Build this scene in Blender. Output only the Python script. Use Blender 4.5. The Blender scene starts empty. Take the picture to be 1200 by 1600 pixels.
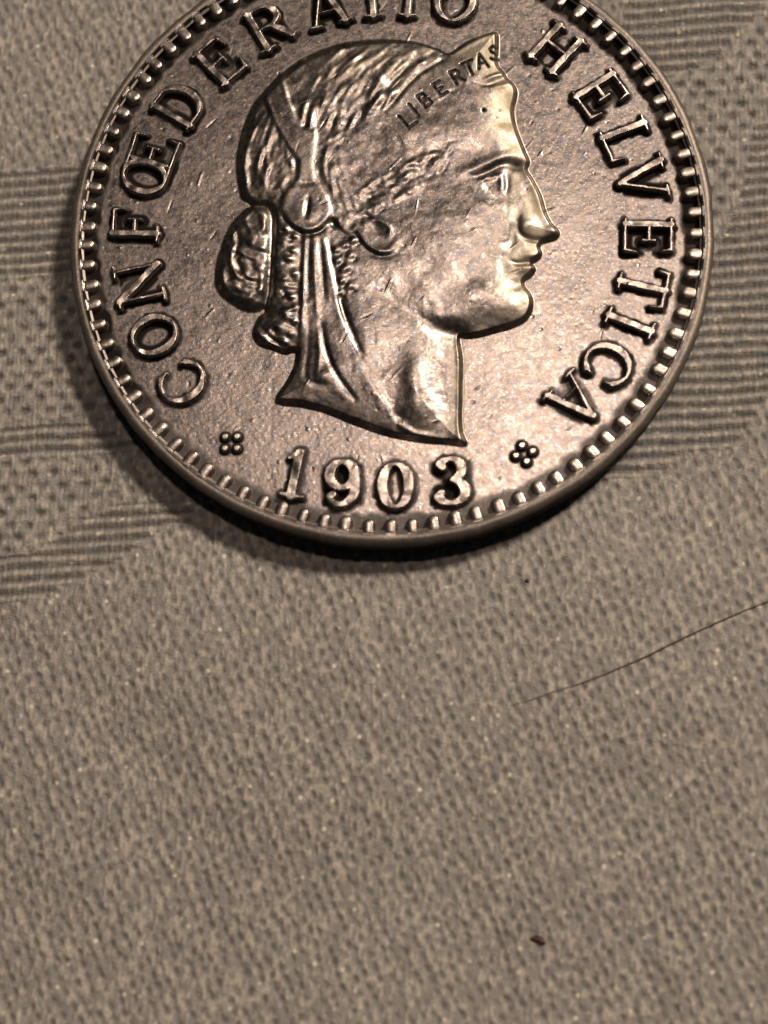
import bpy, math, random
import numpy as np
from mathutils import Matrix, Vector

random.seed(7)
rng = np.random.default_rng(11)
S = 0.96                      # coin radius in centimetres (1 unit = 1 cm)
PX = S / 500.0                # one drawing unit
TH = 0.125 * S                # coin thickness
# ------------------------------------------------------------------ scene, camera, light
sc = bpy.context.scene
C = sc.collection
sc.unit_settings.system = 'METRIC'
sc.unit_settings.scale_length = 0.01
th, ph = math.radians(12.594), math.radians(-2.945)
CX, CY, ZZ, F = 607.67, 356.32, 5.3744 * S, 2700.0
cth, sth, cp, sp = math.cos(th), math.sin(th), math.cos(ph), math.sin(ph)
R = np.array([[cp, 0, sp], [-sth * sp, cth, sth * cp], [-cth * sp, -sth, cth * cp]])
tv = np.array([(CX - 600) * ZZ / F, -(CY - 800) * ZZ / F, -ZZ]) - R @ np.array([0, 0, TH])
campos = -R.T @ tv
cam = bpy.data.cameras.new('camera')
camo = bpy.data.objects.new('camera', cam)
C.objects.link(camo)
m4 = np.eye(4); m4[:3, :3] = R.T; m4[:3, 3] = campos
camo.matrix_world = Matrix(m4.tolist())
cam.sensor_width = 36
cam.lens = 36 * F / 1600.0
cam.clip_start, cam.clip_end = 0.05, 500
cam.dof.use_dof = True
cam.dof.focus_distance = 5.22
cam.dof.aperture_fstop = 0.52
cam.dof.aperture_blades = 0
sc.camera = camo
sc.render.resolution_x, sc.render.resolution_y = 768, 1024
sc.view_settings.view_transform = 'Standard'
sc.view_settings.look = 'None'
sc.view_settings.exposure = 0
sc.view_settings.gamma = 1
w = bpy.data.worlds.new('World'); sc.world = w
w.use_nodes = True
bg = w.node_tree.nodes['Background']
bg.inputs[0].default_value = (0.62, 0.60, 0.62, 1)
bg.inputs[1].default_value = 0.016


def lamp(name, d, dist, size, power, col, at=(0, 0, 0)):
    L = bpy.data.lights.new(name, 'AREA')
    L.shape = 'DISK'; L.size = size; L.energy = power; L.color = col
    o = bpy.data.objects.new(name, L); C.objects.link(o)
    d = Vector(d).normalized()
    o.location = Vector(at) + d * dist
    o.rotation_euler = d.to_track_quat('Z', 'Y').to_euler()
    return o


# a small warm lamp high above, and a broader one to the upper right
lamp('hanging_lamp', (.038, .252, 1.0), 45, 3.8, 2550, (1.0, 0.80, 0.665), at=(.3, -.4, .1))
lamp('side_lamp', (.62, .62, 1.0), 50, 7, 18500, (1.0, 0.84, 0.685))


# ------------------------------------------------------------------ photo px <-> plane
def proj(X):
    q = X @ R.T + tv
    return np.stack([600 + F * q[..., 0] / -q[..., 2], 800 - F * q[..., 1] / -q[..., 2]], -1)


def unproj(u, v, z):
    d = np.array([(u - 600) / F, -(v - 800) / F, -1.0]) @ R
    k = (z - campos[2]) / d[2]
    return campos + d * k


ZF = TH - 15 * PX             # the flat field of the coin


def pl(u, v):                 # px -> coin plane in drawing units, centre 0
    p = unproj(u, v, ZF + 4 * PX)
    return np.array([p[0] / PX, p[1] / PX])


def PL(pts):
    return np.array([pl(*p) for p in pts])


# ------------------------------------------------------------------ numpy helpers
def ss(a, b, x):
    t = np.clip((x - a) / (b - a), 0, 1)
    return t * t * (3 - 2 * t)


def vnoise(X, Y, s, seed):
    """smooth value noise, -1..1"""
    r = np.random.default_rng(seed)
    g = r.uniform(-1, 1, (256, 256))
    x, y = X / s + 1000.3, Y / s + 1000.7
    ix, iy = np.floor(x).astype(int), np.floor(y).astype(int)
    fx, fy = x - ix, y - iy
    fx = fx * fx * (3 - 2 * fx); fy = fy * fy * (3 - 2 * fy)
    a, b = g[ix & 255, iy & 255], g[(ix + 1) & 255, iy & 255]
    c, d = g[ix & 255, (iy + 1) & 255], g[(ix + 1) & 255, (iy + 1) & 255]
    return (a * (1 - fx) + b * fx) * (1 - fy) + (c * (1 - fx) + d * fx) * fy


def smooth_poly(P, n=4, closed=True):
    P = np.asarray(P, float); out = []; N = len(P)
    for i in range(N if closed else N - 1):
        p1, p2 = P[i], P[(i + 1) % N]
        p0 = P[i - 1] if (closed or i > 0) else P[i]
        p3 = P[(i + 2) % N] if (closed or i + 2 < N) else p2
        for k in range(n):
            t = k / n
            out.append(.5 * (2 * p1 + (p2 - p0) * t + (2 * p0 - 5 * p1 + 4 * p2 - p3) * t * t + (3 * p1 - p0 - 3 * p2 + p3) * t ** 3))
    if not closed: out.append(P[-1])
    return np.array(out)


# ------------------------------------------------------------------ the coin's height map
N = 1000
ax = np.linspace(-500, 500, N + 1)
GX, GY = np.meshgrid(ax, ax, indexing='ij')        # drawing units (1/500 radius), y up
RR = np.hypot(GX, GY)
H = np.zeros_like(GX)
CID = np.zeros_like(GX, dtype=np.int32)            # part id per vertex
GR = np.zeros_like(GX)                             # grime, plus shade painted into recesses and the edge wall
YE = np.zeros_like(GX)                             # yellow-green patina


def box(P, pad):
    P = np.atleast_2d(P)
    a = np.clip(np.floor((P.min(0) - pad + 500)).astype(int), 0, N)
    b = np.clip(np.ceil((P.max(0) + pad + 500)).astype(int) + 1, 0, N + 1)
    return slice(a[0], max(b[0], a[0] + 1)), slice(a[1], max(b[1], a[1] + 1))


def seg_d(X, Y, a, b, r0=0., r1=0.):
    dx, dy = b[0] - a[0], b[1] - a[1]
    L = dx * dx + dy * dy + 1e-9
    t = np.clip(((X - a[0]) * dx + (Y - a[1]) * dy) / L, 0, 1)
    return np.hypot(X - a[0] - t * dx, Y - a[1] - t * dy) - (r0 + (r1 - r0) * t), t


def line_d(X, Y, P, r=0.):
    """distance to polyline, and 0..1 place along it"""
    D = np.full(X.shape, 1e9); T = np.zeros_like(D); n = len(P) - 1
    for i in range(n):
        d, t = seg_d(X, Y, P[i], P[i + 1])
        m = d < D
        D[m] = d[m]; T[m] = (i + t[m]) / n
    return D - r, T


def poly_d(X, Y, P):
    D = np.full(X.shape, 1e9); ins = np.zeros(X.shape, bool); n = len(P)
    for i in range(n):
        a, b = P[i], P[(i + 1) % n]
        D = np.minimum(D, seg_d(X, Y, a, b)[0])
        if a[1] != b[1]:
            c = ((a[1] > Y) != (b[1] > Y)) & (X < (b[0] - a[0]) * (Y - a[1]) / (b[1] - a[1]) + a[0])
            ins ^= c
    return np.where(ins, -D, D)


def stroke(pts, wd, amp, n=4, taper=True, arr=None):
    P = smooth_poly(pts, n, False)
    b = box(P, wd * 2.6)
    D, T = line_d(GX[b], GY[b], P)
    tp = np.sin(np.pi * np.clip(T, .04, .96)) ** .5 if taper else 1
    (H if arr is None else arr)[b] += amp * tp * np.exp(-(D / wd) ** 2)


def gauss(c, sx, sy, rot, amp, arr=None):
    b = box(np.array([c]), 3 * max(sx, sy))
    ca, sa = math.cos(math.radians(rot)), math.sin(math.radians(rot))
    x, y = GX[b] - c[0], GY[b] - c[1]
    (H if arr is None else arr)[b] += amp * np.exp(-((x * ca + y * sa) / sx) ** 2 - ((y * ca - x * sa) / sy) ** 2)


# --- letters as tapered strokes in a box one unit high
K, k_ = .084, .040


def arc(cx, cy, rx, ry, a0, a1, n, rf):
    o = []
    A = [math.radians(a0 + (a1 - a0) * i / n) for i in range(n + 1)]
    for i in range(n):
        o.append((cx + rx * math.cos(A[i]), cy + ry * math.sin(A[i]), cx + rx * math.cos(A[i + 1]), cy + ry * math.sin(A[i + 1]), rf(A[i]), rf(A[i + 1])))
    return o


def sf(x, y, w=.17, r=.03):   # a foot serif
    return [(x - w, y, x, y, r * .9, r * 1.5), (x, y, x + w, y, r * 1.5, r * .9)]


rfat = lambda a: k_ + (K - k_) * abs(math.cos(a)) ** 1.2
GL = {
 'C': arc(0, .5, .37, .46, 42, 318, 18, rfat) + [(.28, .80, .31, .66, .05, .03), (.28, .2, .31, .3, .045, .025)],
 'O': arc(0, .5, .38, .46, 0, 360, 24, rfat),
 'N': [(-.32, .03, -.32, .97, .040, .040), (-.32, .97, .32, .05, .078, .078), (.32, .03, .32, .97, .040, .040)] + sf(-.32, .03, .13) + sf(.32, .97, .13) + [(-.45, .97, -.3, .97, .03, .05)],
 'F': [(-.2, .03, -.2, .97, .078, .078), (-.2, .97, .32, .97, .040, .040), (.32, .97, .35, .76, .045, .02), (-.2, .52, .12, .52, .042, .042), (.12, .64, .12, .4, .034, .034)] + sf(-.2, .03),
 'E': [(-.25, .03, -.25, .97, .078, .078), (-.36, .97, .3, .97, .040, .040), (.3, .97, .33, .77, .045, .02), (-.25, .52, .1, .52, .042, .042), (.1, .64, .1, .4, .034, .034), (-.36, .03, .32, .03, .035, .04), (.32, .03, .36, .27, .05, .02)],
 'D': [(-.28, .03, -.28, .97, .078, .078), (-.38, .97, .0, .97, .03, .04), (-.38, .03, .0, .03, .03, .04)] + arc(-.02, .5, .38, .47, -90, 90, 12, rfat),
 'R': [(-.27, .03, -.27, .97, .078, .078), (-.38, .97, .02, .97, .03, .04), (-.2, .5, .05, .5, .03, .04)] + arc(.02, .735, .26, .235, -90, 90, 10, rfat) + [(.04, .5, .22, .3, .05, .085), (.22, .3, .34, .05, .08, .06), (.34, .05, .46, .08, .05, .02)] + sf(-.27, .03),
 'A': [(-.33, .03, .0, .98, .035, .04), (.0, .98, .32, .03, .078, .078), (-.2, .33, .2, .33, .026, .026)] + sf(-.33, .03, .12) + sf(.32, .03, .14),
 'T': [(.0, .03, .0, .97, .078, .078), (-.36, .97, .36, .97, .040, .040), (-.36, .97, -.4, .76, .045, .02), (.36, .97, .4, .76, .045, .02)] + sf(0, .03),
 'I': [(.0, .03, .0, .97, .078, .078)] + sf(0, .03) + sf(0, .97),
 'H': [(-.29, .03, -.29, .97, .078, .078), (.29, .03, .29, .97, .078, .078), (-.29, .52, .29, .52, .042, .042)] + sf(-.29, .03, .15) + sf(.29, .03, .15) + sf(-.29, .97, .15) + sf(.29, .97, .15),
 'L': [(-.22, .03, -.22, .97, .078, .078), (-.34, .03, .3, .03, .035, .04), (.3, .03, .35, .28, .05, .02)] + sf(-.22, .97),
 'V': [(-.33, .97, .0, .03, .085, .06), (.0, .03, .33, .97, .040, .040)] + sf(-.33, .97, .14) + sf(.33, .97, .11),
 '1': [(.0, .04, .0, .92, .095, .095), (.0, .92, -.18, .78, .07, .04)] + sf(0, .04, .2, .042),
 '9': arc(0, .68, .245, .265, 0, 360, 18, lambda a: .06 + .045 * abs(math.cos(a))) + arc(-.04, .47, .30, .40, 30, -105, 12, lambda a: .06 + .045 * abs(math.cos(a))) + arc(-.05, .22, .19, .14, -100, -190, 6, lambda a: .055) + [(-.23, .25, -.19, .28, .085, .075)],
 '0': arc(0, .5, .26, .44, 0, 360, 22, lambda a: .045 + .06 * abs(math.cos(a))),
 '3': arc(-.02, .73, .22, .21, 150, -80, 14, lambda a: .05 + .05 * abs(math.cos(a))) + arc(-.02, .27, .27, .235, 85, -155, 14, lambda a: .05 + .055 * abs(math.cos(a))) + [(-.2, .8, -.17, .77, .08, .07), (-.25, .2, -.21, .24, .085, .075)],
}
GL['Œ'] = arc(-.30, .5, .34, .46, 0, 360, 22, rfat) + [(.04, .12, .04, .88, .06, .06), (-.3, .97, .58, .97, .040, .040), (.58, .97, .61, .77, .045, .02), (.04, .52, .36, .52, .042, .042), (.36, .64, .36, .4, .034, .034), (-.3, .03, .6, .03, .035, .04), (.6, .03, .64, .27, .05, .02)]

SUNK = np.zeros_like(H); PO = np.zeros_like(H)      # PO: metal rubbed bright
parts = {}                                          # id -> (name, parent id, label)
nid = [10]


def new_id(name, parent=None, label=None):
    nid[0] += 1; parts[nid[0]] = (name, parent, label); return nid[0]


def glyph(ch, c, ang, hgt, name, label=None, amp=13.5, wide=1.0, fat=1.0):
    """ang: direction of the letter's up, radians"""
    up = np.array([math.cos(ang), math.sin(ang)]); rt = np.array([up[1], -up[0]])
    b = box(np.array([c]), hgt * .95)
    x, y = GX[b] - c[0], GY[b] - c[1]
    wob = vnoise(GX[b], GY[b], 9, 5) * .6
    lx = (x * rt[0] + y * rt[1]) / hgt / wide; ly = (x * up[0] + y * up[1]) / hgt + .5
    D = np.full(lx.shape, 1e9)
    for s in GL[ch]:
        D = np.minimum(D, seg_d(lx, ly, s[:2], s[2:4], s[4] * fat, s[5] * fat)[0])
    D = D * hgt + wob
    hh = amp * ss(3.4, -1.3, D) * (1 + .05 * vnoise(GX[b], GY[b], 12, 8))
    H[b] = np.maximum(H[b], hh)
    PO[b] = np.maximum(PO[b], ss(-.2, -2.2, D) * np.clip(.38 + .75 * vnoise(GX[b], GY[b], 13, 29), 0, 1))
    if ch in 'ONFŒDEHVRA93':
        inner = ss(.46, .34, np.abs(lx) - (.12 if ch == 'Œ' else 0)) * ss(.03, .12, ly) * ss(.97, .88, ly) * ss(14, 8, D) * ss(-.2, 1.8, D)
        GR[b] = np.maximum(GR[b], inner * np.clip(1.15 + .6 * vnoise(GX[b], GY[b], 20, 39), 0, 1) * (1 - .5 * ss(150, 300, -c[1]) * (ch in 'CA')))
    GR[b] = np.maximum(GR[b], ss(8.5, 4.0, D + 2.0 * vnoise(GX[b], GY[b], 7, 19)) * ss(-.2, 1.8, D) * (.95 + .4 * vnoise(GX[b], GY[b], 22, 9)) * (1 - .35 * ss(-100, -330, c[1])))  # dark rings and counters: grime, with the shade of the slopes painted in
    i = new_id(name, None, label)
    CID[b] = np.where(D < 3.4, i, CID[b])


text = [('C', 276, 604), ('O', 231, 530), ('N', 211, 446), ('F', 205, 353), ('Œ', 228, 257), ('D', 273, 162), ('E', 341, 95), ('R', 415, 35), ('A', 507, 3), ('T', 580, -14), ('I', 640, -15), ('O', 714, -6),
        ('H', 874, 72), ('E', 944, 147), ('L', 986, 219), ('V', 1013, 281), ('E', 1022, 371), ('T', 1017, 452), ('I', 996, 512), ('C', 961, 580), ('A', 901, 629)]
for ch, u, v in text:
    c = pl(u, v); rad = math.hypot(*c); a = math.atan2(c[1], c[0])
    c = c * ((.25 * rad + .75 * 397) / rad)
    glyph(ch, c, a, 75, 'letter', 'raised letter ' + ch, wide=1.05 if ch in 'CNVL' else 1.0)
for ch, u, v, dt in [('1', 462, 741, -11), ('9', 535, 757, 1), ('0', 618, 760, 0), ('3', 706, 752, 2)]:
    c = pl(u, v)
    glyph(ch, c, math.pi / 2 + math.radians(dt), 76, 'numeral', 'raised numeral ' + ch, wide=1.02, fat=1.08)

# rosettes of four pellets
for (u, v, rot) in [(361, 692, 0), (819, 709, -30)]:
    c = pl(u, v); i = new_id('rosette', None)
    for k in range(4):
        a = math.radians(45 + 90 * k + rot)
        p = c + 13.0 * np.array([math.cos(a), math.sin(a)])
        b = box(np.array([p]), 30)
        D = np.hypot(GX[b] - p[0], GY[b] - p[1]) - 5.5
        H[b] = np.maximum(H[b], 9 * ss(3.6, -1.5, D)); GR[b] = np.maximum(GR[b], ss(7, 3, D) * ss(0, 2, D)); PO[b] = np.maximum(PO[b], ss(1, -3, D) * .8)
        CID[b] = np.where(D < 5, i, CID[b])

# ------------------------------------------------------------------ portrait
OUT = [(775,51),(778,66),(777,88),(778,102),(787,113),(792,122),(802,131),(807,142),(806,154),(802,172),(805,195),(812,215),(820,235),(827,252),(823,264),(832,280),(845,305),(852,330),(862,349),(873,361),(870,371),(856,376),(846,379),(843,386),(846,394),(843,402),(833,409),(832,412),(836,420),(829,431),(819,438),(820,448),(829,460),(832,473),(829,487),(820,500),(800,510),(775,517),(750,524),(730,527),(719,526),(718,535),(721,555),(722,575),(721,600),(721,625),(720,650),(722,675),(728,694),
 (700,692),(662,689),(625,683),(600,677),(582,671),(545,657),(507,642),(470,633),(432,627),(448,598),(460,575),(464,552),(458,548),(445,551),(425,544),(405,537),(396,520),(402,500),(408,487),(387,486),(365,476),(345,460),(337,440),(340,407),(350,375),(362,350),(378,332),(384,322),(377,308),(371,277),(371,240),(380,202),(395,165),(415,140),(440,115),(470,92),(507,75),(545,65),(582,61),(617,62),(650,66),(685,77),(700,84),(712,78),(730,65),(750,57)]
o = PL(OUT)
poly = smooth_poly(o, 3)
pb = box(poly, 30)
DP = np.full_like(H, 99.); DP[pb] = poly_d(GX[pb], GY[pb], poly)
soft_ = ss(60, -60, GX) * ss(-170, -110, GY)
INS = ss(3.0, 0, DP + 0) * 0 + np.clip((3.0 - DP) / (9.0 + 9.0 * soft_), 0, 1); INS = INS * INS * (3 - 2 * INS)
dome = np.clip(-DP, 0, 200)
base = (8.0 - 1.5 * soft_) * INS + 10.0 * (1 - np.exp(-dome / 46.))
Hs = H.copy()
H[:] = 0
def P_(*a): return PL(a)
g = lambda u, v, sx, sy, rot, amp: gauss(pl(u, v), sx, sy, rot, amp)
# face forms
g(700, 400, 62, 58, 20, 3.0); g(745, 470, 55, 24, 12, 4.5); g(722, 340, 50, 26, 20, 1.8)
g(700, 500, 42, 15, 8, 3.0)
g(790, 487, 26, 18, 10, 3.2)                      # chin
g(812, 446, 16, 9, 20, -3.4)                      # under the lip
g(820, 421, 13, 6.5, 10, 3.6); g(828, 401, 13, 6, -8, 3.6)
stroke(P_((835, 411), (820, 413), (806, 414), (796, 410)), 3.6, -4.6)
stroke(P_((796, 396), (786, 412), (790, 432)), 8, -2.4)
g(800, 384, 16, 9, 0, -2)
stroke(P_((812, 332), (806, 350), (800, 372), (798, 388)), 7, -3.6)   # fold beside the nose
g(822, 358, 12, 13, 0, 4.2)                       # wing of the nose
stroke(P_((868, 371), (852, 376), (836, 377), (820, 374), (811, 366), (811, 352)), 3.4, -4.4)
stroke(P_((826, 268), (838, 300), (849, 330), (862, 354)), 9, 4.2)    # ridge of the nose
g(863, 360, 10, 9, 0, 2.6)
stroke(P_((736, 280), (752, 277), (772, 266), (790, 258), (812, 258)), 5.5, -3.6)   # under the brow
g(805, 262, 13, 8, -10, -5.5)
stroke(P_((722, 276), (745, 266), (770, 256), (796, 246), (818, 244)), 9, 3.4)
stroke(P_((783, 274), (784, 290), (785, 306)), 4.2, 3.2)              # eyeball and lids
stroke(P_((792, 276), (793, 292), (790, 306)), 3.2, -2.2)
stroke(P_((770, 276), (762, 292), (775, 312), (790, 316)), 6, -1.6)
stroke(P_((752, 286), (768, 282), (784, 276)), 3.5, 2.4)
g(770, 326, 24, 10, -25, 2)
g(772, 180, 38, 60, 10, 2.2); g(725, 215, 50, 34, 0, 1.2)
stroke(P_((742, 131), (760, 137), (776, 131), (790, 124)), 4, -2.6)
stroke(P_((758, 128), (774, 122), (788, 118)), 3.6, 3.4)
stroke(P_((770, 141), (786, 138), (796, 133)), 3.4, 2.8)
# jaw: the cheek drops to the neck
JAW = P_((719, 526), (690, 517), (664, 505), (640, 492), (612, 470), (590, 446))
Pj = smooth_poly(JAW, 4, False); b = box(Pj, 70)
D, T = line_d(GX[b], GY[b], Pj)
H[b] += -6.0 * np.exp(-(D / 13) ** 2) * (1 - T) ** .8
# neck
g(650, 600, 19, 62, 4, 6.0); g(698, 610, 17, 90, 0, -3.4); g(560, 560, 30, 80, -18, 1.6)
stroke(P_((717, 532), (719, 575), (719, 620), (718, 688)), 4, 2.4, taper=False)
stroke(P_((614, 660), (628, 668), (650, 680), (690, 687)), 5, 2.6)
g(622, 652, 14, 7, -25, -2.2)
# ear
stroke(P_((556, 370), (565, 385), (580, 399), (597, 405), (614, 402)), 3.6, -3.6)
stroke(P_((556, 360), (572, 384), (590, 396), (610, 396), (620, 380)), 6, 3.2)
g(593, 361, 8, 5, -35, -7); stroke(P_((578, 348), (596, 350), (610, 362), (608, 376)), 4, 3)

# part polygons
HAIR = P_((700,84),(690,98),(668,106),(645,122),(620,155),(594,180),(572,202),(556,213),(532,216),(520,240),(512,262),(505,290),(520,325),(560,300),(620,268),(700,225),(725,232),(690,262),(660,300),(610,330),(590,345),(570,350),(556,372),(562,400),(560,440),(545,480),(528,470),(512,378),(475,372),(470,450),(467,512),(464,552),(440,560),(390,545),(385,500),(330,480),(325,400),(360,320),(360,250),(375,180),(430,100),(520,55),(620,50),(690,70))
BAND = P_((776,48),(782,100),(786,111),(740,131),(715,140),(690,160),(660,185),(638,214),(622,222),(604,200),(600,180),(622,157),(648,124),(672,108),(692,97),(704,84),(720,66),(750,50))
RIB = P_((440,112),(450,155),(462,185),(474,205),(494,208),(494,235),(490,262),(497,290),(512,310),(518,335),(510,358),(496,368),(510,376),(518,420),(526,455),(537,512),(562,562),(590,612),(612,640),(618,690),(560,670),(430,632),(448,598),(460,575),(466,552),(468,512),(471,450),(475,372),(456,360),(441,340),(440,320),(450,300),(464,285),(467,262),(464,250),(452,235),(440,212),(424,180),(412,148),(420,132))
def pd(P, pad=40):
    D = np.full_like(GX, 99.); sp_ = smooth_poly(P, 2); b_ = box(sp_, pad); D[b_] = poly_d(GX[b_], GY[b_], sp_); return D
DH, DB, DR = pd(HAIR), pd(BAND), pd(RIB)


def strands(A, B, n, wd, amp, seed, cuts=3, jit=5):
    r = np.random.default_rng(seed)
    A, B = smooth_poly(PL(A), 4, False), smooth_poly(PL(B), 4, False)
    M = min(len(A), len(B)); A, B = A[:M], B[:M]
    for i in range(n):
        f = (i + r.uniform(.2, .8)) / n
        P = A * (1 - f) + B * f
        P = P + jit * np.sin(np.linspace(0, r.uniform(3, 7), M) + r.uniform(0, 6))[:, None] * np.array([[.6, .4]])
        for c in range(cuts):
            lo = int(r.uniform(0, M * .78)); hi = int(min(M, lo + max(3, M * r.uniform(.18, .42))))
            if hi - lo < 3: continue
            stroke(P[lo:hi], wd * r.uniform(.7, 1.3), amp * .42 * r.uniform(.2, 1.5) * (1 if r.random() > .3 else -.8), n=1)


T_ = [
 ([(470,205),(476,160),(500,110),(545,68)], [(530,212),(548,165),(590,115),(650,70)], 17, 3.6, 3.6, 1),
 ([(535,212),(560,165),(605,112),(655,70)], [(595,178),(625,140),(660,105),(696,86)], 13, 3.8, 3.6, 2),
 ([(505,290),(500,250),(510,225),(530,205)], [(520,300),(515,262),(530,232),(560,214)], 5, 3.6, 3.6, 3),
 ([(414,150),(388,200),(376,255),(382,306)], [(436,210),(432,240),(424,270),(420,300)], 10, 3.4, 3.4, 4),
 ([(440,215),(448,240),(446,270),(436,300)], [(458,245),(460,262),(452,280),(446,296)], 4, 3.2, 3.4, 5),
 ([(510,262),(512,290),(525,330),(548,368)], [(535,250),(545,285),(560,320),(575,345)], 6, 3.8, 2.6, 7),
]
for a, b_, n_, wd, am, sd in T_:
    strands(a, b_, n_, wd, am, sd)
# rough tufts swept back over the temple, and short waves all over the hair
tr = np.random.default_rng(303)
TA = smooth_poly(PL([(716,232),(672,244),(612,272),(566,300),(540,330)]), 6, False); TB = smooth_poly(PL([(704,258),(664,288),(616,320),(585,342),(566,366)]), 6, False)
for i in range(120):
    k = int(tr.uniform(1, len(TA) - 3)); f = tr.uniform(-.05, 1.05)
    p0 = TA[k] * (1 - f) + TB[k] * f; p1 = TA[k + 2] * (1 - f) + TB[k + 2] * f
    d = (p1 - p0) / np.hypot(*(p1 - p0)); q = tr.normal(0, .35); d = np.array([d[0] - d[1] * q, d[1] + d[0] * q])
    L = tr.uniform(5, 13)
    stroke(np.array([p0 - d * L, p0 + np.array([-d[1], d[0]]) * tr.uniform(-2, 2), p0 + d * L]), tr.uniform(2.6, 4.4), tr.choice([1, 1, -1]) * tr.uniform(.4, 1.5) * (.35 + .65 * abs(math.sin(3.6 * k / len(TA) + .4))), n=2)
for (A0, B0, n_) in [([(482,200),(500,150),(530,100),(570,72)], [(592,184),(640,138),(668,108),(694,88)], 150), ([(412,160),(388,205),(376,255),(382,300)], [(448,222),(454,255),(446,285),(432,304)], 70)]:
    A0, B0 = smooth_poly(PL(A0), 6, False), smooth_poly(PL(B0), 6, False)
    for i in range(n_):
        k = int(tr.uniform(1, len(A0) - 3)); f = tr.uniform(0, 1)
        p0 = A0[k] * (1 - f) + B0[k] * f; p1 = A0[k + 2] * (1 - f) + B0[k + 2] * f
        d = (p1 - p0) / np.hypot(*(p1 - p0)); L = tr.uniform(8, 24); nrm = np.array([-d[1], d[0]])
        stroke(np.array([p0 - d * L, p0 - d * L * .3 + nrm * tr.uniform(-3, 3), p0 + d * L * .4, p0 + d * L + nrm * tr.uniform(-3, 3)]), tr.uniform(2.4, 4.2), tr.choice([1, 1, -1]) * tr.uniform(.1, .8), n=2)
# bun: coiled locks
for q_ in [((381,332),(386,347),(395,362),(406,374)), ((398,330),(408,336),(415,352),(410,366),(400,354)), ((390,375),(400,388),(417,394)), ((352,375),(357,385),(364,392),(380,400),(392,417)), ((377,392),(385,402),(408,411)), ((345,417),(352,440),(370,455),(396,461)), ((362,420),(375,435),(404,437)), ((368,350),(364,366),(372,380)), ((400,414),(411,430),(410,448))]:
    stroke(P_(*q_), 5.0, 3.8)
    stroke(P_(*[(u + 5.5, v + 6.5) for u, v in q_]), 3.6, -2.2)
for i in range(46):
    t0 = tr.uniform(-1.1, 1.2); f = tr.uniform(.35, .95); dt = tr.uniform(.12, .3)
    if tr.random() < .7: pts_ = [(394 - 50 * f * math.cos(t), 406 + 72 * f * math.sin(t)) for t in (t0, t0 + dt, t0 + 2 * dt)]
    else: pts_ = [(432 + tr.uniform(-6, 28) + 3 * k_, 360 + (t0 + 1.1) * 75 + 5 * k_ - 2 * k_ * k_) for k_ in (0, 1, 2)]
    stroke(PL(pts_), tr.uniform(2.2, 3.6), tr.choice([1, 1, -1]) * tr.uniform(1.2, 3.0), n=2)
g(392, 466, 6, 5, 0, 4); g(408, 456, 6, 5, 0, 4); g(352, 446, 12, 26, 30, 2)
# dark channel between bun and hanging roll, and above the bun
stroke(P_((382,318),(398,322),(418,326),(426,345),(424,400),(421,450),(412,486)), 6.0, -8.5, taper=False)
# the roll of hair beside the ribbon
g(446, 440, 17, 80, 2, 3.5)
for (u, v, s1) in [(450,360,8),(462,372,6),(444,382,7),(460,396,7),(453,408,6),(462,432,7),(456,466,6),(447,492,8),(463,484,6),(436,514,8),(456,524,7),(420,524,7),(445,538,7),(462,505,5)]:
    g(u, v, s1, s1 * .8, -30, 3.6)
    g(u - 6, v + 7, s1 * .6, s1 * .5, -30, -2.0)
stroke(P_((400,505),(412,518),(430,536),(450,545)), 3.2, -4.2)
stroke(P_((398,514),(414,530),(436,546)), 4, 3)
# curls below the ear
for (u, v, s1) in [(528,412,7),(540,424,8),(548,404,6),(534,444,6),(546,452,6),(530,462,5),(552,380,6),(538,388,6),(525,395,5)]:
    g(u, v, s1, s1 * .8, 40, 3.2); g(u + 6, v + 6, s1 * .6, s1 * .5, 0, -2.6)
stroke(P_((514,380),(518,420),(526,460),(545,510),(566,560)), 4.2, -4.2)
stroke(P_((508,340),(524,356),(540,372),(556,372)), 4.5, -3)
g(520, 352, 6, 9, 20, -4)
# ribbon
hr = np.zeros_like(H)
hr += 2.8 * ss(3, -4, DR)
H[:] = H * ss(-2, 4, DR) + hr
stroke(P_((439,120),(450,155),(462,183),(474,204)), 2.6, 1.7); stroke(P_((414,147),(424,178),(440,211),(455,238)), 2.6, 1.7)
g(480, 338, 28, 26, 0, 2.6)
stroke(P_((483,314),(481,328),(479,344)), 3.0, -5.5)
stroke(P_((441,335),(450,355),(466,368),(484,371),(500,366),(514,350)), 3.2, -3.8)
stroke(P_((452,345),(466,359),(484,363),(500,357),(510,345)), 4.0, 1.6)
g(480, 290, 18, 6, 0, -2.2)
for a, am in [(((485,372),(482,420),(483,470)), -3.4), (((500,374),(504,420),(508,475)), -3.8), (((492,374),(493,430),(497,500)), 2.4), (((477,380),(475,440),(472,510)), 2.4), (((503,512),(510,550),(526,588),(556,628)), -5.6), (((500,520),(500,560),(496,590)), 3.0), (((484,500),(482,550),(478,590),(492,602),(512,604)), -2.6), (((512,378),(522,440),(538,508),(564,562),(600,622)), 2.6)]:
    stroke(P_(*a), 3.6, am * .62)
g(508, 590, 16, 12, 0, 2.4)
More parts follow.
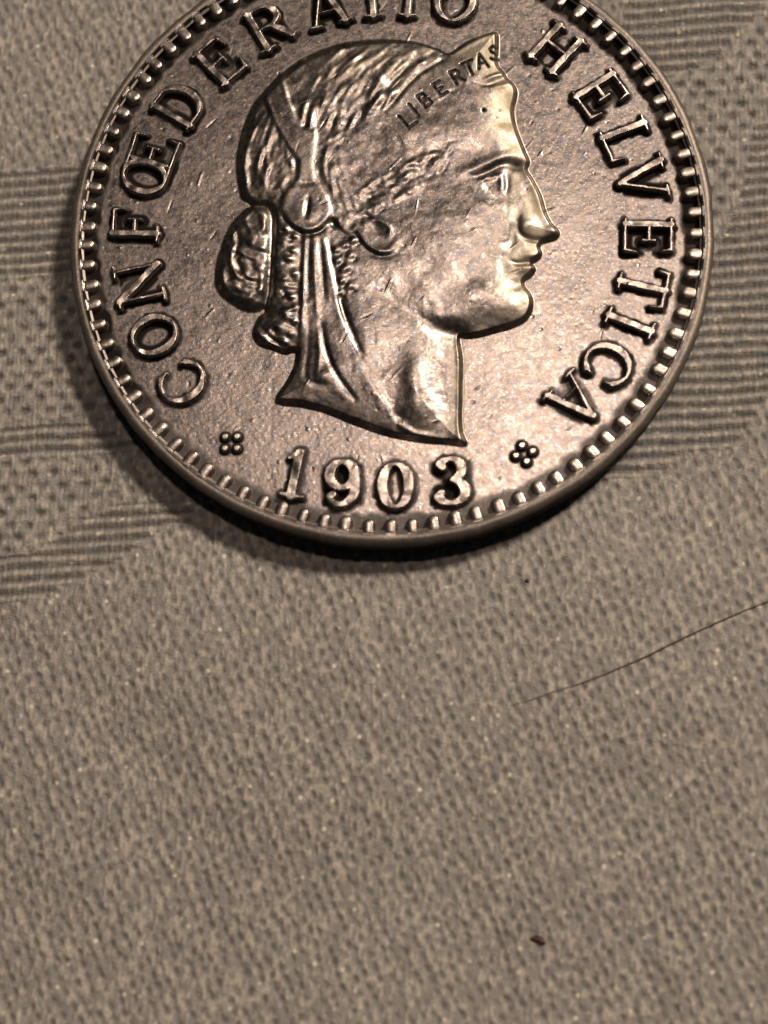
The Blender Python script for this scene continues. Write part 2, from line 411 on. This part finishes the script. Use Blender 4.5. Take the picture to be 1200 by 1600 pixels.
# diadem
H[:] = H * ss(-2, 4, DB) + 1.0 * ss(3, -3, DB) * ss(640 - 607, 720 - 607, GX) + .6 * vnoise(GX, GY, 30, 3) * ss(3, -3, DB)
stroke(P_((706,88),(730,74),(750,64),(772,56)), 4.5, 2.4); stroke(P_((772,60),(774,80),(773,98)), 3, 2.6)
stroke(P_((602,180),(625,152),(650,124),(675,107),(700,92)), 3.2, -2.6)
hairy = ss(2, -4, DH) * ss(-1, 3, DR) * ss(-1, 3, DB)
H += hairy * (.55 * vnoise(GX, GY, 6, 21) + .8 * vnoise(GX, GY, 13, 22))
g(560, 120, 70, 45, 25, 2.0)
def soften(k):
    for _ in range(k):
        for ax_ in (0, 1):
            H[pb] = .5 * H[pb] + .25 * (np.roll(H[pb], 1, ax_) + np.roll(H[pb], -1, ax_))


soften(9)
H[pb] *= .74
rg_ = H[pb]
PO[pb] = np.maximum(PO[pb], .3 * ss(2.2, 6.5, rg_) * INS[pb])
H[pb] += .42 * (ss(6, -14, pd(P_((520,215),(600,205),(690,232),(640,290),(590,350),(530,330),(505,270)))) * vnoise(GX * .7 + GY * .7, (GY - GX) * .35, 8.0, 88))[pb]
H += .8 * vnoise(GX, GY, 38, 31) + .2 * vnoise(GX, GY, 11, 32) * (1 - hairy)
H *= ss(4, -8, DP)
H += base
H[:] = np.where(DP < 8, np.maximum(H, Hs), Hs)

pid_face = new_id('portrait', None, 'raised head of a woman in profile facing right')
pid_hair = new_id('hair', pid_face); pid_rib = new_id('ribbon', pid_face)
pid_bun = new_id('hair_bun', pid_face)
pid_band = new_id('headband', None, 'raised diadem with incised lettering')
inp = DP < 2.5
CID[inp] = pid_face
CID[inp & (DH < 0)] = pid_hair
bunc = PL([(425, 330), (424, 400), (421, 450), (408, 500), (390, 500), (320, 480), (320, 380), (370, 315)])
CID[inp & (pd(bunc) < 0)] = pid_bun
CID[inp & (DR < 0)] = pid_rib
CID[inp & (DB < 0)] = pid_band

# the incised word on the diadem
SM = {
 'L': [(-.25, 1, -.25, 0), (-.25, 0, .3, 0)], 'I': [(0, 0, 0, 1)],
 'B': [(-.25, 0, -.25, 1), (-.25, 1, .15, .95), (.15, .95, .2, .7), (.2, .7, -.2, .52), (-.2, .52, .25, .4), (.25, .4, .25, .1), (.25, .1, -.25, 0)],
 'E': [(-.25, 0, -.25, 1), (-.25, 1, .25, 1), (-.25, .5, .15, .5), (-.25, 0, .28, 0)],
 'R': [(-.25, 0, -.25, 1), (-.25, 1, .15, .97), (.15, .97, .22, .75), (.22, .75, .1, .53), (.1, .53, -.25, .5), (-.05, .5, .3, 0)],
 'T': [(0, 0, 0, 1), (-.35, 1, .35, 1)], 'A': [(-.32, 0, 0, 1), (0, 1, .32, 0), (-.18, .35, .18, .35)],
 'S': [(.22, .85, 0, 1), (0, 1, -.22, .82), (-.22, .82, -.15, .6), (-.15, .6, .18, .4), (.18, .4, .22, .15), (.22, .15, 0, 0), (0, 0, -.25, .15)],
}
for ch, u, v, rot, hg in [('L', 636, 192, 38, 26), ('I', 646, 177, 36, 25), ('B', 663, 161, 34, 24), ('E', 687, 143, 32, 24), ('R', 713, 124, 28, 25), ('T', 733, 111, 22, 25), ('A', 752, 99, 16, 25), ('S', 771, 86, 8, 24)]:
    c = pl(u, v); b = box(np.array([c]), 26); a = math.radians(rot)
    x, y = GX[b] - c[0], GY[b] - c[1]
    lx = (x * math.cos(a) + y * math.sin(a)) / hg; ly = (y * math.cos(a) - x * math.sin(a)) / hg + .5
    D = np.full(lx.shape, 9.)
    for s in SM[ch]: D = np.minimum(D, seg_d(lx, ly, s[:2], s[2:4])[0])
    D = D * hg
    H[b] -= 2.6 * np.exp(-(D / 1.8) ** 2)
    GR[b] = np.maximum(GR[b], (1.15 if ch in 'TAS' else .95) * ss(2.6, .9, D) * (.85 + .5 * vnoise(GX[b], GY[b], 5, 66)))
    i = new_id('incised_letter', pid_band, 'incised letter ' + ch)
    CID[b] = np.where(D < 2.6, i, CID[b])
# little pit in the forehead
g(756, 177, 2.6, 2.6, 0, -3)
b = box(np.array([pl(756, 177)]), 10); GR[b] = np.maximum(GR[b], ss(4.5, 2, np.hypot(GX[b] - pl(756, 177)[0], GY[b] - pl(756, 177)[1])))

# ------------------------------------------------------------------ beads and rim
NB = 90
ANG = np.arctan2(GY, GX)
per = 2 * np.pi / NB
BO = math.radians(2.1)
fr = ((ANG - BO) / per + .5) % 1 - .5
bi = np.floor((ANG - BO) / per + .5).astype(int) % NB
jit = rng.uniform(-1, 1, (NB, 3))
lat = (fr * per + jit[bi, 0] * .0035) * RR
rad_in = 470 + jit[bi, 1] * 1.6
long_ = np.maximum(np.maximum(rad_in - RR, RR - 480), 0)
Db = np.hypot(lat, long_) / (10.4 + .8 * jit[bi, 2])
zone = (RR > 435)
rimh = 15 * ss(479.5, 484.5, RR + .8 * vnoise(GX, GY, 14, 40))
beadh = 14.0 * ss(1.0, .72, Db) * (1 - .16 * np.clip(Db, 0, 1) ** 2)
PO = np.maximum(PO, ss(.98, .72, Db) * (RR > 452) * (RR < 484) * (1 - .6 * ss(-250, -400, GY)) * (.8 + .3 * jit[bi, 0]))
GR = np.maximum(GR, ss(484, 488, RR) * (.22 + .2 * vnoise(GX, GY, 25, 71)))
H = np.where(zone, np.maximum(np.maximum(H, beadh), rimh), H)
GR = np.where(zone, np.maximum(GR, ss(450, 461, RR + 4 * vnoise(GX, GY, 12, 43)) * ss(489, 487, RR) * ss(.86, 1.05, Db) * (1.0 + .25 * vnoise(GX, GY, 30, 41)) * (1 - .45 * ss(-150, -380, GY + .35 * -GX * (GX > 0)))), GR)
bead_ids = [new_id('bead') for _ in range(NB)]
bm_ = (Db < .97) & (RR < 481) & (RR > 450)
CID = np.where(bm_, np.array(bead_ids)[bi], CID)
rim_id = new_id('rim')
CID = np.where((RR >= 479) & ~bm_, rim_id, CID)

# field: soft dents and wear, little moat round the letters
H += .4 * vnoise(GX, GY, 70, 50) + .12 * vnoise(GX, GY, 16, 51) + .07 * vnoise(GX, GY, 5, 52)
# scratches and nicks
sr = np.random.default_rng(77)
for i in range(55):
    a = sr.uniform(0, 6.28); r = 430 * math.sqrt(sr.uniform(0, 1)); L = sr.uniform(3, 14); q = math.radians(sr.normal(55, 22))
    c = np.array([r * math.cos(a), r * math.sin(a)]); d = np.array([math.cos(q), math.sin(q)]) * L
    stroke(np.array([c - d, c + d]), sr.uniform(1.1, 1.8), sr.choice([-1, 1, 1]) * sr.uniform(.2, .65), n=1)
for i in range(150):
    a = sr.uniform(0, 6.28); r = 470 * math.sqrt(sr.uniform(0, 1))
    gauss((r * math.cos(a), r * math.sin(a)), sr.uniform(1.4, 3.2), sr.uniform(1.4, 3.2), 0, sr.choice([-1, 1]) * sr.uniform(.2, .6))
H = np.where(RR > 486, 15 + (H - 15) * ss(489.5, 487, RR), H)

# patina maps, then shade painted into eye corner, nostril and ear
YE += (.2 + .5 * ss(100, 170, GX)) * np.exp(-((DP + 14) / 20) ** 2) * (DP < 4)
for (u, v, sx, sy, am) in [(790,180,30,60,.7), (815,330,32,60,.5), (800,430,26,40,.4), (560,110,110,50,.45), (750,80,50,30,.5), (390,420,50,70,.2), (450,300,60,150,.15), (721,600,10,90,.9)]:
    gauss(pl(u, v), sx, sy, 0, am, YE)
YE = np.clip(YE * .75 * (.75 + .5 * vnoise(GX, GY, 18, 60)), 0, 1)
YE *= (DP < 5) | (RR > 450)
GR = np.clip(GR, 0, 1.15) * (np.where(inp, 1, 1))
for (u, v, s_, am) in [(808, 258, 7, .9), (830, 377, 6, .4), (593, 361, 6, .8)]:
    gauss(pl(u, v), s_ * 1.6, s_, 0, am, GR)

# ------------------------------------------------------------------ materials
def nodes(name):
    m = bpy.data.materials.new(name); m.use_nodes = True
    nt = m.node_tree; nt.nodes.clear()
    out = nt.nodes.new('ShaderNodeOutputMaterial'); p = nt.nodes.new('ShaderNodeBsdfPrincipled')
    nt.links.new(p.outputs[0], out.inputs[0])
    return m, nt, p


def nd(nt, t, **kw):
    n = nt.nodes.new(t)
    for a, b_ in kw.items():
        if a.startswith('i_'):
            key = a[2:]; n.inputs[int(key) if key.isdigit() else key].default_value = b_
        else: setattr(n, a, b_)
    return n


def mixc(nt, fac, a, b_):
    n = nt.nodes.new('ShaderNodeMix'); n.data_type = 'RGBA'
    for s, v in ((0, fac), (6, a), (7, b_)):
        if hasattr(v, 'is_linked') or isinstance(v, bpy.types.NodeSocket): nt.links.new(v, n.inputs[s])
        else: n.inputs[s].default_value = v if s == 0 else (*v, 1)
    return n.outputs[2]


def ramp(nt, src, p0, p1, c0=(0, 0, 0, 1), c1=(1, 1, 1, 1)):
    r = nt.nodes.new('ShaderNodeValToRGB'); nt.links.new(src, r.inputs[0])
    r.color_ramp.elements[0].position = p0; r.color_ramp.elements[1].position = p1
    r.color_ramp.elements[0].color = c0; r.color_ramp.elements[1].color = c1
    return r.outputs[0]


def noise(nt, co, s, det=3, rough=.6):
    n = nd(nt, 'ShaderNodeTexNoise', i_Scale=s, i_Detail=det, i_Roughness=rough)
    nt.links.new(co, n.inputs['Vector']); return n


mc, nt, p = nodes('worn_cupronickel')
co = nd(nt, 'ShaderNodeTexCoord').outputs['Object']
n1 = noise(nt, co, 3.2, 4); n2 = noise(nt, co, 42, 4, .65); n3 = noise(nt, co, 120, 3, .7); n4 = noise(nt, co, 85, 2, .6)
c = mixc(nt, ramp(nt, n1.outputs[0], .42, .60), (.22, .199, .192), (.345, .31, .285))
c = mixc(nt, ramp(nt, n2.outputs[0], .40, .66), c, (.37, .300, .262))
n5 = noise(nt, co, 45, 3, .7)
c = mixc(nt, ramp(nt, n5.outputs[0], .50, .72), c, (.19, .205, .255))
c = mixc(nt, ramp(nt, n3.outputs[0], .56, .68), c, (.70, .59, .49))
ye = nd(nt, 'ShaderNodeAttribute', attribute_name='yellow'); gr = nd(nt, 'ShaderNodeAttribute', attribute_name='tarnish_shade')
c = mixc(nt, ye.outputs['Fac'], c, (.44, .38, .275))
po = nd(nt, 'ShaderNodeAttribute', attribute_name='polish')
c = mixc(nt, po.outputs['Fac'], c, (.66, .585, .515))
gm = nd(nt, 'ShaderNodeMath', operation='MULTIPLY'); nt.links.new(gr.outputs['Fac'], gm.inputs[0]); gm.inputs[1].default_value = 1.0; gm.use_clamp = True
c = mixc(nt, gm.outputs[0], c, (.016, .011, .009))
nt.links.new(c, p.inputs['Base Color'])
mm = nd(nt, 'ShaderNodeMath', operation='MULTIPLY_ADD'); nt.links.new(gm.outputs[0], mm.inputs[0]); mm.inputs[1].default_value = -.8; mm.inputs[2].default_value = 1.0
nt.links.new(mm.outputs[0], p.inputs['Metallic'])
rr = nd(nt, 'ShaderNodeMapRange', i_3=.24, i_4=.38); nt.links.new(n2.outputs[0], rr.inputs[0]); rr.inputs[1].default_value = .3; rr.inputs[2].default_value = .7
rmix = nd(nt, 'ShaderNodeMix'); nt.links.new(gm.outputs[0], rmix.inputs[0]); nt.links.new(rr.outputs[0], rmix.inputs[2]); rmix.inputs[3].default_value = .85
yr = nd(nt, 'ShaderNodeMath', operation='MULTIPLY_ADD'); nt.links.new(ye.outputs['Fac'], yr.inputs[0]); yr.inputs[1].default_value = .30; nt.links.new(rr.outputs[0], yr.inputs[2]); nt.links.new(yr.outputs[0], rmix.inputs[2])
nt.links.new(rmix.outputs[0], p.inputs['Roughness'])
sm_ = nd(nt, 'ShaderNodeMath', operation='MULTIPLY_ADD'); nt.links.new(gm.outputs[0], sm_.inputs[0]); sm_.inputs[1].default_value = -.3; sm_.inputs[2].default_value = .5
nt.links.new(sm_.outputs[0], p.inputs['Specular IOR Level'])
bsum = nd(nt, 'ShaderNodeMath', operation='ADD'); nt.links.new(n3.outputs[0], bsum.inputs[0]); nt.links.new(n4.outputs[0], bsum.inputs[1])
bp = nd(nt, 'ShaderNodeBump', i_Strength=.21, i_Distance=.0013); nt.links.new(bsum.outputs[0], bp.inputs['Height'])
nt.links.new(bp.outputs[0], p.inputs['Normal'])

# ------------------------------------------------------------------ coin meshes from the height map
RC = 490.0
GXs, GYs = GX.copy(), GY.copy()
cxm = .25 * (GX[:-1, :-1] + GX[1:, :-1] + GX[:-1, 1:] + GX[1:, 1:]); cym = .25 * (GY[:-1, :-1] + GY[1:, :-1] + GY[:-1, 1:] + GY[1:, 1:])
use = np.hypot(cxm, cym) < RC
cell = CID[:-1, :-1].copy()
cnt = np.zeros_like(GX, dtype=int)
for a, b_ in ((0, 0), (1, 0), (0, 1), (1, 1)):
    cnt[a:N + a, b_:N + b_] += use
edge = (cnt > 0) & (cnt < 4)
GXs[edge] *= RC / RR[edge]; GYs[edge] *= RC / RR[edge]
gx_, gy_ = np.gradient(H, ax, ax)
NRM = np.stack([-gx_, -gy_, np.ones_like(H)], -1); NRM /= np.linalg.norm(NRM, axis=-1, keepdims=True)
VI = np.arange((N + 1) ** 2).reshape(N + 1, N + 1)
VX = np.stack([GXs * PX, GYs * PX, H * PX], -1).reshape(-1, 3)
NR = NRM.reshape(-1, 3); YF, GF, PF = YE.reshape(-1), GR.reshape(-1), np.clip(PO, 0, 1).reshape(-1)


def mesh_from(name, verts, quads, mat, nrm=None, attrs=None):
    me = bpy.data.meshes.new(name)
    me.vertices.add(len(verts)); me.vertices.foreach_set('co', np.ascontiguousarray(verts, dtype=np.float32).ravel())
    me.loops.add(quads.size); me.loops.foreach_set('vertex_index', quads.astype(np.int32).ravel())
    me.polygons.add(len(quads)); me.polygons.foreach_set('loop_start', np.arange(0, quads.size, quads.shape[1], dtype=np.int32))
    me.polygons.foreach_set('use_smooth', np.ones(len(quads), bool))
    me.update(calc_edges=True)
    for k, v in (attrs or {}).items():
        at = me.attributes.new(k, 'FLOAT', 'POINT'); at.data.foreach_set('value', v.astype(np.float32))
    if nrm is not None: me.normals_split_custom_set_from_vertices(nrm.tolist())
    me.materials.append(mat)
    return me


coin = bpy.data.objects.new('coin', None); C.objects.link(coin)
coin.location = (0, 0, 0)
coin['label'] = 'worn copper-nickel coin dated 1903 with raised head in profile, lying on the grey cloth'
coin['category'] = 'coin'


def link(name, me, parent, z=0.0, label=None):
    o = bpy.data.objects.new(name, me); C.objects.link(o); o.parent = parent; o.location = (0, 0, z)
    if label: o['label'] = label
    return o


Q = np.stack([VI[:-1, :-1], VI[1:, :-1], VI[1:, 1:], VI[:-1, 1:]], -1)[use]
cid = cell[use]
order = np.argsort(cid, kind='stable'); Q = Q[order]; cid = cid[order]
ids, st = np.unique(cid, return_index=True); st = list(st) + [len(cid)]
objs = {}
parts[0] = ('field', None, 'flat field of the coin between letters and head')
chunks = {int(i): Q[st[k]:st[k + 1]] for k, i in enumerate(ids)}
for i in sorted(chunks, key=lambda i: 0 if parts[i][1] is None else 1):
    q = chunks[i]; name, par, lab = parts[i]
    vs, inv = np.unique(q, return_inverse=True); inv = inv.reshape(q.shape)
    me = mesh_from(name, VX[vs], inv, mc, NR[vs], {'yellow': YF[vs], 'tarnish_shade': GF[vs], 'polish': PF[vs]})
    if par and par in objs: objs[i] = link(name, me, objs[par], 0, lab)
    else: objs[i] = link(name, me, coin, ZF, lab)

# rolled rim and edge wall, revolved
prof = [(480, 10), (490, 15.0), (494.5, 14.8), (498.5, 13.2), (501.2, 10), (502.6, 5.5), (503, -2), (503.2, -12), (503, -30), (502, -38), (498, -43), (490, -46), (470, -47.4), (0, -47.4)]
nseg = 900; t = np.linspace(0, 2 * np.pi, nseg, endpoint=False)
V = []
for k, (r, z) in enumerate(prof):
    wob = 1 + (.0018 * vnoise(t * 18, t * 0 + .3, 1.0, 93)) * (1 < k < 12) + (.0009 * np.sin(t * 7 + k) + .0006 * np.sin(t * 23 + 2 * k)) * (2 < k < 12) + .0011 * (2 < k < 12) * vnoise(t * 60, t * 0 + k * .6, 1.0, 90)
    V.append(np.stack([r * wob * np.cos(t), r * wob * np.sin(t), np.full(nseg, z)], -1))
V = np.concatenate(V) * PX
K2 = np.arange(nseg); qs = []
for k in range(len(prof) - 1):
    a = k * nseg + K2; b_ = k * nseg + (K2 + 1) % nseg
    qs.append(np.stack([a, a + nseg, b_ + nseg, b_], -1))
me = mesh_from('edge', V, np.concatenate(qs), mc, None, {'yellow': np.full(len(V), .25), 'tarnish_shade': np.repeat([.22, .22, .25, .35, .5, .7, .9, 1, 1, 1, 1, 1, 1, 1], nseg)})  # wall blackened towards its foot: its shade is put into the colour
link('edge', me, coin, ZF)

# ------------------------------------------------------------------ tablecloth
mt, nt, p = nodes('satin_damask')
co = nd(nt, 'ShaderNodeTexCoord').outputs['Object']
a1 = noise(nt, co, 30, 3, .6); a2 = noise(nt, co, 150, 3, .7); a3 = noise(nt, co, 75, 1, .5)
c = mixc(nt, ramp(nt, a1.outputs[0], .35, .68), (.35, .325, .300), (.42, .388, .355))
c = mixc(nt, ramp(nt, a2.outputs[0], .45, .70), c, (.44, .395, .335))
fb = nd(nt, 'ShaderNodeAttribute', attribute_name='fibre')
c = mixc(nt, ramp(nt, fb.outputs['Fac'], .25, .8), mixc(nt, .4, c, (.19, .175, .165)), c)
c = mixc(nt, ramp(nt, fb.outputs['Fac'], .45, 1.0), c, (.66, .58, .48))
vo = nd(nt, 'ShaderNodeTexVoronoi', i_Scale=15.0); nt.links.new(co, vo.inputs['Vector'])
c = mixc(nt, ramp(nt, vo.outputs['Distance'], .06, .13, (1, 1, 1, 1), (0, 0, 0, 1)), c, (.95, .88, .72))  # small pale dots: satin glints painted into the colour
dp = nd(nt, 'ShaderNodeAttribute', attribute_name='gap')
c = mixc(nt, dp.outputs['Fac'], c, (.11, .100, .094))
nt.links.new(c, p.inputs['Base Color'])
p.inputs['Roughness'].default_value = .52
p.inputs['Specular IOR Level'].default_value = .8
p.inputs['Sheen Weight'].default_value = .12
rg = ramp(nt, a3.outputs[0], .66, .74, (.46,) * 3 + (1,), (.15,) * 3 + (1,)); nt.links.new(rg, p.inputs['Roughness'])
bp = nd(nt, 'ShaderNodeBump', i_Strength=.7, i_Distance=.006); nt.links.new(a2.outputs[0], bp.inputs['Height'])
nt.links.new(bp.outputs[0], p.inputs['Normal'])


def cp_(u, v):
    q = unproj(u, v, 0); return q[0] / PX, q[1] / PX


RIBS = [[(-120, 262), (60, 262), (60, 256), (330, 256), (330, 424), (-120, 428)],
        [(-120, 668), (146, 664), (240, 700), (150, 712), (-120, 716)],
        [(170, 790), (300, 786), (300, 812), (255, 822), (215, 852), (180, 880), (120, 905), (60, 935), (-120, 960), (-120, 880), (40, 868), (100, 838), (115, 816)],
        [(985, -60), (1130, -60), (1195, -10), (1195, 20), (1150, 50), (1120, 90), (1060, 118), (960, 118)],
        [(1180, 190), (1330, 160), (1330, 560), (1210, 600), (1185, 640), (1150, 690), (1060, 706), (1040, 730), (980, 742), (800, 760), (800, 420), (1110, 410), (1150, 330)]]
LATT = [[(-120, 432), (330, 428), (330, 650), (200, 655), (-120, 660)],
        [(960, 120), (1070, 112), (1130, 84), (1160, 50), (1205, 20), (1330, -20), (1330, 160), (1180, 190), (1145, 330), (1105, 405), (960, 405)],
        [(-120, 722), (160, 716), (185, 770), (100, 812), (95, 835), (30, 864), (-120, 874)]]
CS = 2.35
cxs = np.arange(-745, 745 + CS, CS); cys = np.arange(-1520, 520 + CS, CS)
X, Y = np.meshgrid(cxs, cys, indexing='ij')
wx = X + 3.0 * vnoise(X, Y, 60, 101) + 1.0 * vnoise(X, Y, 17, 102)
wy = Y + 2.0 * vnoise(X, Y, 90, 103) + .9 * vnoise(X, Y, 19, 104)
al = math.radians(3.2)
U = wx * math.cos(al) + wy * math.sin(al) ; Vv = -wx * math.sin(al) + wy * math.cos(al)
U = U - .06 * Vv
TW, TV = 7.6, 9.0            # warp and weft spacing
i_ = np.floor(U / TW); fu = U / TW - i_ - .5
j_ = np.floor(Vv / TV); fv = Vv / TV - j_ - .5


def hsh(i, j, s=0):
    h = np.sin(i * 127.1 + j * 311.7 + s * 74.7) * 43758.5453
    return h - np.floor(h)


def region(polys):
    D = np.full(X.shape, 1e3)
    # the motif's outline steps along whole weave cells
    qx, qy = (i_ + .5) * TW, (j_ + .5) * TV
    for P in polys:
        D = np.minimum(D, poly_d(X * .35 + .65 * (X + (qx - U)), X * 0 + Y + (qy - Vv), np.array([cp_(*q) for q in P])))
    return D


def ev(u0, v0, w_, h_):
    return u0, v0


rib = ss(3, -3, region(RIBS)); lat_ = ss(4, -4, region(LATT)) * (1 - rib)
# warp-faced satin: long vertical floats with a pit where each is tied down
V2 = 18.8; fr2 = Vv / V2 - np.floor(Vv / V2) - .5
H1 = 2.6 * (1 - (2 * fu) ** 2) * .55
pit = np.zeros_like(X)
for di in (-1, 0, 1):
    ii = i_ + di
    for dj in (-1, 0, 1):
        jj = j_ + dj
        on = ((2 * ii + jj + np.floor(hsh(np.floor(ii / 7), np.floor(jj / 6), 9) * 1.6)) % 5) == 0
        ox = (hsh(ii, jj, 1) - .5) * 4; oy = (hsh(ii, jj, 2) - .5) * 6
        px_ = U - (ii + .5) * TW - ox; py_ = Vv - (jj + .5) * TV - oy
        px_ = px_ + .30 * py_
        amp = .55 + .55 * hsh(ii, jj, 3)
        pit = np.maximum(pit, on * amp * np.exp(-(px_ / 4.0) ** 2 - (py_ / 6.6) ** 2))
fib = vnoise(U, Vv * .48, 4.6, 110)
sat = H1 * .4 - 2.7 * pit + .8 * fib
# weft-faced ribs
rh = np.cos(fr2 * 2 * np.pi)
ribh = 2.8 * rh - 1.0 + .8 * vnoise(U * .5, Vv, 6, 111) + .5 * np.cos(U / 8.3 * 2 * np.pi)
ribgap = ss(-.1, -.9, rh)
# lattice of round holes
lp = np.zeros_like(X); LU, LV = 33.0, 20.5
for dj in (-1, 0, 1):
    jj = np.floor(Vv / LV) + dj
    off = (jj % 2) * .5
    for di in (-1, 0, 1):
        ii = np.floor(U / LU - off) + di
        px_ = U - (ii + .5 + off) * LU - (hsh(ii, jj, 5) - .5) * 6; py_ = Vv - (jj + .5) * LV - (hsh(ii, jj, 6) - .5) * 4
        lp = np.maximum(lp, (.6 + .5 * hsh(ii, jj, 7)) * np.exp(-(px_ / 8.0) ** 2 - (py_ / 5.6) ** 2))
lath = 1.2 * (1 - (2 * fu) ** 2) - 5.2 * lp + 1.2 * vnoise(U, Vv * .6, 6, 112)
HC = sat * (1 - rib) * (1 - lat_) + ribh * rib + lath * lat_
gap = np.clip(pit * 1.0 * (1 - rib) * (1 - lat_) + ribgap * rib * 1.05 + lp * lat_ * 1.6, 0, 1) *.78  # darkens pits, rib grooves and holes: weave shade put into the colour
roll = 12.0 * vnoise(X, Y, 430, 120) + 4.5 * vnoise(X, Y, 150, 121) + 1.6 * vnoise(X, Y, 55, 122) - 3
under = ss(600, 440, np.hypot(X, Y))
HC = HC - 3.2 + roll * (1 - under) - 1.2 * under
edge_f = np.minimum.reduce([X + 745, 745 - X, Y + 1520, 520 - Y])
HC = HC * ss(0, 20, edge_f)
nx, ny = X.shape
vi = np.arange(nx * ny).reshape(nx, ny)
qc = np.stack([vi[:-1, :-1], vi[1:, :-1], vi[1:, 1:], vi[:-1, 1:]], -1).reshape(-1, 4)
vc = np.stack([X, Y, HC], -1).reshape(-1, 3)
# the cloth goes on beyond the frame
ring = []
xa, xb, ya, yb = X[0, 0], X[-1, 0], Y[0, 0], Y[0, -1]
base_n = len(vc)
ext = 9000
idx = {'a': vi[0, 0], 'b': vi[-1, 0], 'c': vi[-1, -1], 'd': vi[0, -1]}
vc = np.concatenate([vc, [[-ext, -ext, 0], [ext, -ext, 0], [ext, ext, 0], [-ext, ext, 0]]])
qc = np.concatenate([qc, [[base_n, base_n + 1, idx['b'], idx['a']], [base_n + 1, base_n + 2, idx['c'], idx['b']], [base_n + 2, base_n + 3, idx['d'], idx['c']], [base_n + 3, base_n, idx['a'], idx['d']]]])
me = mesh_from('tablecloth', vc * PX, qc, mt, None, {'gap': np.concatenate([gap.ravel(), np.full(4, .1)]), 'fibre': np.concatenate([np.clip(.5 + .5 * (fib * .82 - .5 * pit + .4 * vnoise(U, Vv, 4, 131)), 0, 1).ravel(), np.full(4, .5)])})
cl = bpy.data.objects.new('tablecloth', me); C.objects.link(cl)
cl['label'] = 'taupe satin damask tablecloth with woven ribs and dotted motif under the coin'
cl['category'] = 'tablecloth'


# ------------------------------------------------------------------ stray hair and crumbs
def simple(name, col, rough=.5):
    m, nt, p = nodes(name)
    co = nd(nt, 'ShaderNodeTexCoord').outputs['Object']
    n = noise(nt, co, 90, 3)
    nt.links.new(mixc(nt, n.outputs[0], tuple(.6 * v for v in col), tuple(1.4 * v for v in col)), p.inputs['Base Color'])
    p.inputs['Roughness'].default_value = rough
    return m


def tube(name, P, rad, mat, ns=8):
    P = np.asarray(P, float); n = len(P); V = []
    for i in range(n):
        t_ = P[min(i + 1, n - 1)] - P[max(i - 1, 0)]; t_ /= np.linalg.norm(t_)
        a = np.cross(t_, [0, 0, 1]); a /= np.linalg.norm(a); b_ = np.cross(a, t_)
        for k in range(ns):
            an = 2 * math.pi * k / ns
            V.append(P[i] + rad[i] * (math.cos(an) * a + math.sin(an) * b_))
    q = [[i * ns + k, i * ns + (k + 1) % ns, (i + 1) * ns + (k + 1) % ns, (i + 1) * ns + k] for i in range(n - 1) for k in range(ns)]
    me = mesh_from(name, np.array(V), np.array(q), mat)
    o = bpy.data.objects.new(name, me); C.objects.link(o); return o


hp = [(796, 1103), (830, 1093), (870, 1079), (905, 1068), (940, 1055), (975, 1040), (1010, 1025), (1050, 1005), (1090, 986), (1130, 968), (1170, 951), (1215, 934), (1270, 915), (1330, 898)]
hw = []
for k, (u, v) in enumerate(hp):
    t_ = k / (len(hp) - 1)
    q0 = unproj(u, v, 0)
    gi = int((q0[0] / PX - cxs[0]) / CS); gj = int((q0[1] / PX - cys[0]) / CS)
    ground = HC[max(0, min(nx - 1, gi)) - 3:, :][:7, max(0, gj - 3):gj + 4].max() if 0 <= gi < nx - 4 else 0
    hw.append(unproj(u, v, (ground + .3 + 2.6 * math.sin(math.pi * min(1, t_ * 1.1))) * PX))
hw = smooth_poly(np.array(hw), 5, False)
nn = len(hw)
hair = tube('stray_hair', hw, [PX * (.25 + .62 * min(1, i / 30)) for i in range(nn)], simple('dark_hair', (.15, .115, .095), .45))
hair['label'] = 'thin dark stray hair lying slanted on the cloth below right of the coin'
hair['category'] = 'hair'


def crumb(name, u, v, rx, ry, rz, rot, mat, lab, cat, seed):
    r = np.random.default_rng(seed); q0 = unproj(u, v, 0); gi = int((q0[0] / PX - cxs[0]) / CS); gj = int((q0[1] / PX - cys[0]) / CS)
    c = unproj(u, v, (HC[gi - 2:gi + 3, gj - 2:gj + 3].mean() + rz * .6) * PX)
    V = []; q = []; A, B = 14, 9
    for i in range(B + 1):
        f = math.pi * i / B
        for k in range(A):
            g_ = 2 * math.pi * k / A
            s_ = 1 + .22 * math.sin(3 * g_ + seed) * math.sin(f) + r.uniform(-.08, .08)
            x, y, z = rx * s_ * math.sin(f) * math.cos(g_), ry * s_ * math.sin(f) * math.sin(g_), rz * s_ * math.cos(f)
            ca, sa = math.cos(rot), math.sin(rot)
            V.append([(x * ca - y * sa) * PX, (x * sa + y * ca) * PX, z * PX])
    for i in range(B):
        for k in range(A): q.append([i * A + k, (i + 1) * A + k, (i + 1) * A + (k + 1) % A, i * A + (k + 1) % A])
    me = mesh_from(name, np.array(V), np.array(q), mat)
    o = bpy.data.objects.new(name, me); C.objects.link(o); o.location = c
    o['label'] = lab; o['category'] = cat


mb = simple('brown_crumb', (.075, .022, .014), .6)
crumb('crumb', 841, 1468, 11, 5.5, 3, -.35, mb, 'dark reddish brown crumb on the cloth near the bottom of the picture', 'crumb', 3)
crumb('crumb', 824, 907, 3.0, 3.4, 2, .2, simple('rust_crumb', (.12, .05, .02), .5), 'tiny rusty brown crumb on the cloth just below the coin', 'crumb', 5)
